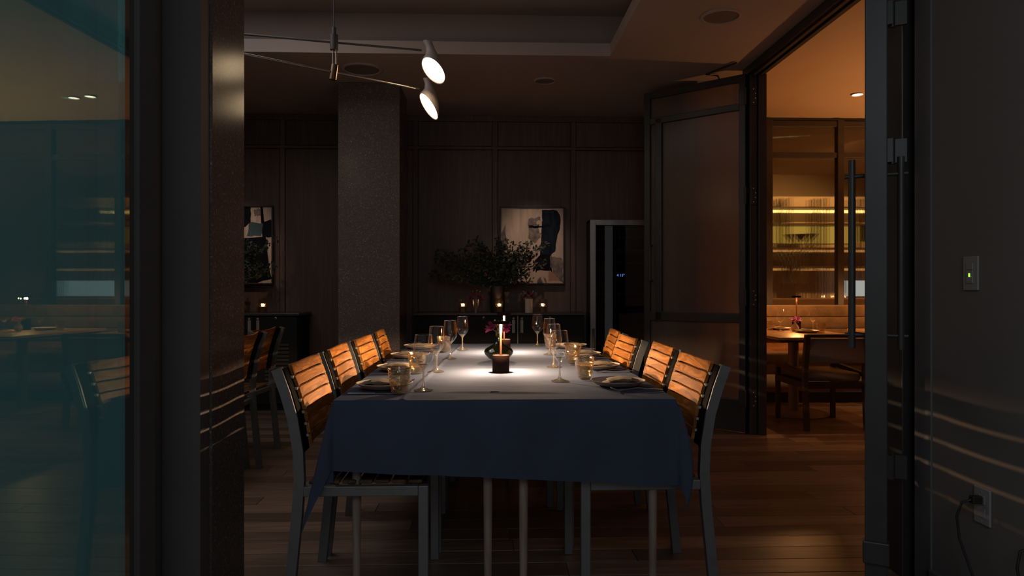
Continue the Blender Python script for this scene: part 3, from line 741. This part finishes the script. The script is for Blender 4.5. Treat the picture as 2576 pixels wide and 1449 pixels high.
chL.location = (-.43, YL[0], 0); chL.scale = (1, 1.09, 1)
for i in (1, 2, 3): dup(chL, (-.43 + (.0, .0, .01, .015)[i], YL[i], 0), (0, .02, -.03, .04)[i], f'teak slatted metal chair, {ords[i]} on the left side of the navy table')
for i in range(4): dup(chL, (.56 + (0, .02, -.03, .0)[i], YR[i], 0), PI + (0, -.02, .03, -.05)[i], f'teak slatted metal chair, {ords[i]} on the right side of the navy table')
dup(chL, (-1.76, 4.75, 0), PI - .08, 'teak slatted chair beyond the front column, its whole backrest in view', 'teak chairs beyond the front column')
dup(chL, (-1.69, 4.19, 0), PI + .02, 'teak slatted chair mostly hidden behind the front column, seat edge showing', 'teak chairs beyond the front column')

# ------------------------------------------------------------------ table settings
def make_wineglass(label, group):
    t = thing('wine_glass', label, 'wine glass', (0, 0, 0), 0, group)
    bm = B(); lathe(bm, [(.0, .0825), (.010, .0850), (.024, .100), (.036, .119), (.0395, .130), (.038, .148), (.0345, .178), (.0315, .208)], 40); obj('bowl', bm, glass_clear, t, True)
    bm = B(); lathe(bm, [(0, 0), (.036, .0005), (.0365, .002), (.026, .0045), (.010, .010), (.0045, .020), (.0036, .045), (.0042, .074), (.007, .0805), (.0135, .0885), (.0205, .0975), (.014, .0985), (0, .0965)], 28); obj('stem_and_foot', bm, glass_foot, t, True)
    bm = B()
    for rr in [(.0315, .208)]:
        tube(bm, [(rr[0] * math.cos(2 * PI * k / 32), rr[0] * math.sin(2 * PI * k / 32), rr[1]) for k in range(33)], .0008, 6, False)
    obj('rim', bm, glass_foot, t, True)
    return t
def make_tumbler(label, group):
    t = thing('tumbler', label, 'tumbler', (0, 0, 0), 0, group)
    def mod(a, z): return 1 + .018 * math.sin(3 * a + 40 * z) + .012 * math.sin(7 * a - 60 * z)
    bm = B(); lathe(bm, [(0, .0), (.022, 0), (.029, .006), (.034, .03), (.039, .06), (.042, .092), (.0405, .0935), (.038, .088), (.034, .055), (.029, .028), (.024, .014), (0, .012)], 36, mod=mod); obj('glass_body', bm, glass_amber, t, True)
    bm = B(); lathe(bm, [(0, .0022), (.023, .003), (.0275, .008), (.0, .0115)], 24); obj('base', bm, glass_foot, t, True)
    return t
WGL = [(-.238, 2.62), (-.231, 3.20), (-.20, 3.78), (-.152, 4.31)]; WGR = [(.30, 2.86), (.324, 3.37), (.36, 4.0), (.334, 4.6)]
TL = [(-.318, 2.54), (-.314, 3.14), (-.26, 4.2)]; TR = [(.413, 2.935), (.437, 3.53), (.40, 4.38)]
wg = make_wineglass('wine glass, nearest in the left row on the navy table', 'wine glasses on the navy table'); wg.location = (*WGL[0], ZC)
for i in (1, 2, 3): dup(wg, (*WGL[i], ZC), i, f'wine glass, {ords[i]} in the left row on the navy table')
for i in range(4): dup(wg, (*WGR[i], ZC), i + .5, f'wine glass, {ords[i]} in the right row on the navy table')
o3 = ['nearest', 'middle', 'farthest']
tb = make_tumbler('rippled amber tumbler, nearest in the left row on the navy table', 'tumblers on the navy table'); tb.location = (*TL[0], ZC)
for i in (1, 2): dup(tb, (*TL[i], ZC), i, f'rippled amber tumbler, {o3[i]} in the left row on the navy table')
for i in range(3): dup(tb, (*TR[i], ZC), i + 1.5, f'rippled amber tumbler, {o3[i]} in the right row on the navy table')
def plate_mesh():
    bm = B(); lathe(bm, [(0, .0), (.066, .0), (.085, .006), (.106, .021), (.108, .0225), (.105, .0235), (.085, .0105), (.06, .007), (0, .0065)], 40); return bm
pm = obj('plate', plate_mesh(), plate_m, None, True); tag(pm, 'x', 'plate', 'plates on the navy table')
def napkin_mesh():
    bm = B(); n = 10
    for lay, (x0, x1, y0, y1, z0) in enumerate(((-.058, .075, -.050, .045, .0075), (-.040, .078, -.048, .047, .019))):
        g = []
        for i in range(n + 1):
            x = x0 + (x1 - x0) * i / n
            bul = .010 * math.sin(PI * min(1, max(0, (i / n)))) + .003
            pts = [(y0, z0 + .002), (y0 - .004, z0 + bul * .5), (y0, z0 + bul), ((y0 + y1) / 2, z0 + bul + .004), (y1, z0 + bul), (y1 + .004, z0 + bul * .5), (y1, z0 + .002)]
            g.append([bm.verts.new((x, a, b + .001 * math.sin(9 * x * 40))) for a, b in pts])
        for a, b in zip(g, g[1:]):
            for k in range(6): bm.faces.new((a[k], b[k], b[k + 1], a[k + 1]))
            bm.faces.new((a[6], b[6], b[0], a[0]))
        bm.faces.new(g[0]); bm.faces.new(g[-1])
    return bm
nm = obj('napkin', napkin_mesh(), napkin_m, None, True); tag(nm, 'x', 'napkin', 'napkins on the navy table')
def fork_mesh():
    bm = B(); prof = [(-.095, .004), (-.05, .007), (0, .011), (.035, .006), (.06, .004), (.095, .012)]
    wd = [.004, .0035, .003, .004, .011, .0105]
    g = [[bm.verts.new((x, s * w, z + dz)) for s, dz in ((-1, 0), (1, 0), (1, .002), (-1, .002))] for (x, z), w in zip(prof[:5], wd)]
    for a, b in zip(g, g[1:]):
        for k in range(4): bm.faces.new((a[k], b[k], b[(k + 1) % 4], a[(k + 1) % 4]))
    bm.faces.new(g[0]); bm.faces.new(g[-1])
    for k in range(4):
        y = -.0093 + .0062 * k; tube(bm, [(.059, y, .005), (.075, y, .004), (.10, y, .013)], .0014, 5)
    return bm
def knife_mesh():
    bm = B(); box(bm, -.10, .0, -.0045, .0045, .0005, .0045, .0015)
    P = [(.0, -.005), (.09, -.006), (.11, .002), (.10, .008), (.0, .007)]
    a = [bm.verts.new((x, y, .001)) for x, y in P]; b = [bm.verts.new((x, y, .0028)) for x, y in P]
    bm.faces.new(a); bm.faces.new(b)
    for i in range(5): bm.faces.new((a[i], a[(i + 1) % 5], b[(i + 1) % 5], b[i]))
    return bm
fk = obj('fork', fork_mesh(), cutlery, None, True); tag(fk, 'x', 'fork', 'forks on the navy table')
kn = obj('knife', knife_mesh(), cutlery); tag(kn, 'x', 'knife', 'knives on the navy table')
first = {}
def put(src, loc, rz, label):
    if src.name not in first: first[src.name] = 1; o = src
    else: o = src.copy(); COL.objects.link(o)
    o.location = loc; o.rotation_euler = (0, 0, rz); o['label'] = label
for side, ys, x, base in (('left', YL, -.40, 0), ('right', YR, .53, PI)):
    for i, yy in enumerate(ys):
        j = random.uniform(-.01, .01); xx = x + j + (.02 * i if side == 'right' else -.008 * i)
        if side == 'right': xx = (.515, .528, .532, .535)[i]
        put(pm, (xx, yy, ZC), 0, f'stoneware plate, {ords[i]} on the {side} side of the navy table')
        put(nm, (xx, yy, ZC), base + random.uniform(-.08, .08) + (PI if side == 'left' else PI), f'folded brown napkin on the {ords[i]} plate, {side} side of the navy table')
        fs = 1 if side == 'left' else -1
        put(fk, (xx + (.045 if side == 'right' else .0), yy + fs * .150, ZC + .0005), base + (0 if side == 'left' else .03), f'metal fork beside the {ords[i]} plate, {side} side of the navy table')
        put(kn, (xx - .01, yy - fs * .150, ZC + .0005), base, f'metal knife beside the {ords[i]} plate, {side} side of the navy table')

# table lamps
def make_lamp(label, group, h=.232):
    t = thing('table_lamp', label, 'lamp', (0, 0, 0), 0, group)
    bm = B(); lathe(bm, [(0, 0), (.038, 0), (.0385, .002), (.0385, .0765), (.0375, .078), (0, .078)], 36); obj('base', bm, bronze, t, True)
    bm = B(); lathe(bm, [(.0, .078), (.0050, .078), (.0052, h * .6), (.0062, h * .8), (.0075, h - .012)], 16); obj('stem', bm, copper, t, True)
    bm = B(); lathe(bm, [(0, h), (.040, h), (.041, h - .002), (.041, h - .010), (.039, h - .012), (.036, h - .009), (0, h - .009)], 36); dsc = obj('disc_shade', bm, bronze, t, True)
    bm = B(); lathe(bm, [(.010, h - .0105), (.024, h - .0105)], 24); obj('led_ring', bm, disc_glow, dsc)
    return t
lampA = make_lamp('copper cordless table lamp at the near centre of the navy table', 'table lamps on the navy table'); lampA.location = (.063, 3.17, ZC)
lampB = dup(lampA, (.102, 4.15, ZC), 0, 'copper cordless table lamp behind the green vase on the navy table')
LAMP_P = 33
def lamp_lights(o, p, h=.232):
    light('lamp_light', 'SPOT', (.0, -.017, h - .014), p, WARM, .008, (0, -.017, 0), 170, .1, parent=o)
    light('lamp_light', 'SPOT', (.0, .017, h - .014), p, WARM, .008, (0, .017, 0), 170, .1, parent=o)
lamp_lights(lampA, LAMP_P); lamp_lights(lampB, LAMP_P)
# green vase with flowers
gv = thing('flower_vase', 'squat dark green glass vase with magenta flowers between the two table lamps', 'vase', (.062, 3.70, ZC))
bm = B(); lathe(bm, [(0, 0), (.03, 0), (.052, .012), (.070, .034), (.0725, .046), (.066, .060), (.045, .074), (.024, .086), (.016, .105), (.0145, .15), (.017, .158)], 36, mod=lambda a, z: 1.07); obj('vessel', bm, glass_green, gv, True)
flower_part(gv, [(-.05, -.01, .165), (-.035, .01, .18), (.045, 0, .18), (.035, -.01, .155)], .030, magenta, .14, 5); bud_spray(gv, [(-.02, 0, .21), (.0, 0, .205), (.02, 0, .21), (-.005, -.02, .19), (.025, 0, .185)], .14)

# ------------------------------------------------------------------ booth room
bq = thing('banquette', 'long brown upholstered banquette along the reeded glass partition', 'banquette', (4.55, 7.0, 0))
x0, x1 = -2.62, 2.4
obj('plinth', cbox(x0, x1, -.18, .2, 0, .10), black_plastic, bq); obj('foot_rail', cbox(x0, x1, -.21, -.18, .12, .16, .003), booth_wood, bq)
for k in range(6): obj('leg', cbox(x0 + .3 + k * .9, x0 + .36 + k * .9, -.15, -.1, .10, .30), black_metal, bq)
obj('seat_base', cbox(x0, x1, -.24, .2, .29, .40, .006), velvet, bq)
for k in range(4): obj('seat_cushion', cbox(x0 + k * (x1 - x0) / 4 + .003, x0 + (k + 1) * (x1 - x0) / 4 - .003, -.25, .10, .40, .485, .018), velvet, bq, True)
obj('back_board', cbox(x0, x1, .10, .17, .40, .62, .004), booth_wood, bq)
for z0, z1 in ((.60, .72), (.722, .842), (.844, .962)): obj('back_cushion', cbox(x0, x1, .06, .25, z0, z1, .016), velvet, bq, True)
def booth_table(label, cx):
    t = thing('booth_table', label, 'table', (cx, 6.22, 0), 0, 'booth tables')
    bm = B(); box(bm, -.395, .395, -.62, .63, .71, .735, .004); tp = obj('tabletop', bm, table_oak, t)
    bm = B(); box(bm, -.36, .36, -.58, .59, .69, .71, .008); obj('underframe', bm, dark_wood, t)
    bm = B(); cyl(bm, (0, 0, 0), .045, .03, .69, 24); obj('column', bm, pedestal_m, t, True)
    bm = B(); lathe(bm, [(0, 0), (.30, 0), (.302, .012), (.28, .022), (.06, .03), (0, .03)], 48); obj('base_disc', bm, pedestal_m, t, True)
booth_table('wooden pedestal table set for two in the booth room, behind the dark chair', 2.78)
booth_table('wooden pedestal table at far right, mostly hidden by the door leaf', 4.0)
ZB = .7355
dup(wg, (2.745, 6.42, ZB), 0, 'wine glass at left on the booth table', 'wine glasses in the booth room'); dup(wg, (3.085, 6.48, ZB), 1, 'wine glass at right on the booth table', 'wine glasses in the booth room')
dup(wg, (3.93, 6.35, ZB), 2, 'wine glass on the far right booth table beside its tumbler', 'wine glasses in the booth room'); dup(wg, (4.28, 6.35, ZB), 2, 'wine glass on the far right booth table beyond its lamp', 'wine glasses in the booth room')
dup(tb, (2.72, 6.58, ZB), 0, 'clear tumbler at the left end of the booth table', 'tumblers in the booth room'); dup(tb, (3.0, 6.14, ZB), 1, 'amber tumbler at right on the booth table', 'tumblers in the booth room'); dup(tb, (3.78, 6.42, ZB), 2, 'tumbler on the far right booth table, seen in the gap beside the door leaf', 'tumblers in the booth room')
lampC = dup(lampA, (2.99, 6.62, ZB), 0, 'copper cordless table lamp on the booth table', 'table lamps in the booth room'); lampC.scale = (1.05, 1.05, 1.42)
lampD = dup(lampA, (4.18, 6.5, ZB), 0, 'copper cordless table lamp on the far right booth table', 'table lamps in the booth room'); lampD.scale = (1.05, 1.05, 1.42)
for o_ in list(COL.objects):
    if o_.type == 'LIGHT' and o_.parent in (lampC, lampD): bpy.data.objects.remove(o_)
for lp in (lampC, lampD): light('booth_lamp_light', 'POINT', (0, 0, .214), 30, AMBER, .012, parent=lp)
def round_vase(label, loc, m):
    t = thing('bud_vase', label, 'vase', loc)
    bm = B(); lathe(bm, [(0, 0), (.022, 0), (.036, .02), (.037, .034), (.026, .055), (.011, .072), (.010, .082), (.013, .086)], 24); obj('vessel', bm, ceramic, t, True)
    flower_part(t, [(-.015, 0, .11), (.02, 0, .115), (.035, .0, .10), (.01, -.02, .10)], .034, m, .08, 4); bud_spray(t, [(-.05, 0, .12), (-.04, 0, .105), (-.06, 0, .115)], .08)
round_vase('small round ceramic vase with a purple flower on the booth table', (2.885, 6.42, ZB), lilac)
round_vase('small round ceramic vase with pink flowers on the far right booth table', (4.10, 6.30, ZB), pink)
for i, (px, py, l_) in enumerate(((2.83, 6.62, 'stoneware plate at the banquette side of the booth table'), (2.90, 6.20, 'stoneware plate at the chair side of the booth table'), (4.0, 6.52, 'stoneware plate on the far right booth table'))):
    o = pm.copy(); COL.objects.link(o); o.location = (px, py, ZB); tag(o, l_, 'plate', 'plates in the booth room')
o = nm.copy(); COL.objects.link(o); o.location = (2.90, 6.20, ZB); tag(o, 'folded napkin on the plate at the chair side of the booth table', 'napkin', 'napkins in the booth room')
o = nm.copy(); COL.objects.link(o); o.location = (2.83, 6.62, ZB); tag(o, 'folded napkin on the plate at the banquette side of the booth table', 'napkin', 'napkins in the booth room')
# booth chair: dark wood frame, back to the camera
ch = thing('booth_chair', 'dark wood chair with fabric backrest at the booth table, back to the camera', 'chair', (2.80, 5.76, 0))
for s in (-1, 1):
    xx = s * .245
    bm = B(); ribbon(bm, [(-.285, 0), (-.265, .30), (-.255, .45), (-.268, .60), (-.300, .765)], .020, -.018, .018)
    bmesh.ops.rotate(bm, verts=bm.verts[:], matrix=Matrix.Rotation(PI / 2, 3, 'Z'), cent=(0, 0, 0)); bmesh.ops.translate(bm, verts=bm.verts[:], vec=(xx, 0, 0)); obj('rear_leg', bm, dark_wood, ch)
    bm = B(); ribbon(bm, [(.265, 0), (.265, .40), (.262, .455), (.235, .475), (.10, .468), (-.10, .452), (-.245, .44)], .018, -.017, .017)
    bmesh.ops.rotate(bm, verts=bm.verts[:], matrix=Matrix.Rotation(PI / 2, 3, 'Z'), cent=(0, 0, 0)); bmesh.ops.translate(bm, verts=bm.verts[:], vec=(xx, 0, 0)); obj('front_leg_and_arm', bm, dark_wood, ch)
    obj('seat_rail', cbox(xx - .015, xx + .015, -.24, .25, .33, .38), dark_wood, ch)
obj('seat_rail', cbox(-.23, .23, -.272, -.245, .33, .385), dark_wood, ch); obj('seat_rail', cbox(-.23, .23, .245, .272, .33, .385), dark_wood, ch)
obj('top_rail', cbox(-.258, .258, -.315, -.283, .745, .772, .008), dark_wood, ch)
bm = B(); box(bm, -.226, .226, -.25, .255, .385, .455, .028)
sc_ = obj('seat_cushion', bm, seat_leather, ch, True)
bm = B(); box(bm, -.226, .226, -.292, -.262, .535, .735, .008); obj('backrest', bm, back_fabric, ch, True)
# ------------------------------------------------------------------ bar beyond the reeded partition
bs = thing('bar_shelf', 'warmly lit bar shelf seen blurred through the reeded glass', 'shelf', (4.5, 9.6, 0))
x0, x1 = -.9, 1.7
obj('counter', cbox(x0, x1, -.5, -.05, 0, 1.0, .01), booth_wood, bs)
obj('back_panel', cbox(x0, x1, .22, .25, 0, 2.45), plaster_warm, bs)
obj('lit_panel', cbox(x0 + .1, x1 - .9, .20, .22, 1.78, 2.02), bar_backlight, bs)
obj('light_strip', cbox(x0, x1 - .8, .02, .05, 2.20, 2.235), bar_light, bs)
for z in (1.385, 1.645): obj('light_strip', cbox(x0, x1, .02, .05, z, z + .03), bar_strip, bs)
for z in (1.42, 1.68, 2.02, 2.25): obj('shelf_board', cbox(x0, x1, -.05, .22, z, z + .025), dark_wood, bs)
for x in (x0, -.33, .18, .75, 1.2): obj('upright', cbox(x - .015, x + .015, -.05, .22, 1.0, 2.4), dark_wood, bs)
# funnel vase and plant on it
bm = B(); lathe(bm, [(0, 0), (.05, 0), (.05, .07), (.16, .19), (.155, .19), (.04, .08)], 24)
o = obj('funnel_vase', bm, dark_wood, None, True, (4.42, 9.66, 1.705)); tag(o, 'dark funnel shaped vase on the bar shelf behind the reeded glass', 'vase')
bp = thing('potted_plant', 'spiky potted plant on the bar counter behind the reeded glass', 'plant', (4.15, 9.3, 1.0))
bm = B(); lathe(bm, [(0, 0), (.10, 0), (.13, .2), (.12, .2), (.1, .03)], 20); obj('pot', bm, dark_wood, bp, True)
rnd = random.Random(2)
for k in range(16):
    a = rnd.uniform(0, 2 * PI); r = rnd.uniform(.12, .34); h = rnd.uniform(.3, .75)
    bm = B(); tube(bm, [(0, 0, .18), (math.cos(a) * r * .4, math.sin(a) * r * .3, .18 + h * .7), (math.cos(a) * r, math.sin(a) * r * .6, .18 + h * (.6 + .3 * rnd.random()))], [.01, .016, .003], 5); obj('leaf', bm, leaf_m, bp, True)
ps = thing('lit_pass_window', 'cold white lit service window strip beyond the glass partition', 'light', (5.25, 9.2, 1.03))
obj('frame', cbox(-.42, .55, 0, .05, -.02, .0), steel, ps); obj('lit_surface', cbox(-.42, .55, .0, .04, .0, .21), cold_glow, ps)

# ------------------------------------------------------------------ switch, outlet and cord on the near wall
sw = thing('light_switch', 'pale wall dimmer switch with green led on the right wall', 'switch', (1.65, 2.31, 1.19))
obj('plate', cbox(-.007, 0, -.036, .036, -.058, .058, .002), white_plastic, sw)
for z0, z1 in ((.012, .034), (-.010, .010), (-.034, -.012)): obj('button', cbox(-.0105, -.007, -.016, .016, z0, z1, .001), white_plastic, sw)
obj('indicator', cbox(-.0112, -.0105, -.005, .003, -.012, .000), led_green, sw)
ol = thing('wall_outlet', 'pale wall outlet low on the right wall with a plug in it', 'outlet', (1.65, 2.255, .415))
obj('plate', cbox(-.007, 0, -.037, .037, -.06, .06, .002), white_plastic, ol)
for z in (.022, -.022): obj('socket', cbox(-.009, -.007, -.016, .016, z - .015, z + .015, .002), white_plastic, ol)
for z in (.048, -.048): obj('screw', cbox(-.0085, -.007, -.003, .003, z - .003, z + .003), clip_metal, ol)
pc = thing('power_cord', 'black power cord hanging from the wall outlet', 'cord', (1.64, 2.255, .437))
obj('plug', cbox(-.034, .0, -.012, .012, -.013, .013, .004), black_plastic, pc)
bm = B(); tube(bm, [(-.03, 0, 0), (-.055, .012, -.012), (-.066, .022, -.06), (-.066, .01, -.13), (-.060, -.05, -.24), (-.055, -.11, -.34), (-.05, -.16, -.425)], .0042, 8); obj('cable', bm, black_plastic, pc, True)
pc2 = thing('power_cord', 'black cord end at the right edge of the picture near the floor', 'cord', (1.648, 2.02, .36))
obj('plug', cbox(-.03, .0, -.012, .012, -.013, .013, .004), black_plastic, pc2)
bm = B(); tube(bm, [(-.028, 0, 0), (-.05, .01, -.01), (-.058, .012, -.06), (-.055, -.02, -.2), (-.05, -.06, -.35)], .0042, 8); obj('cable', bm, black_plastic, pc2, True)
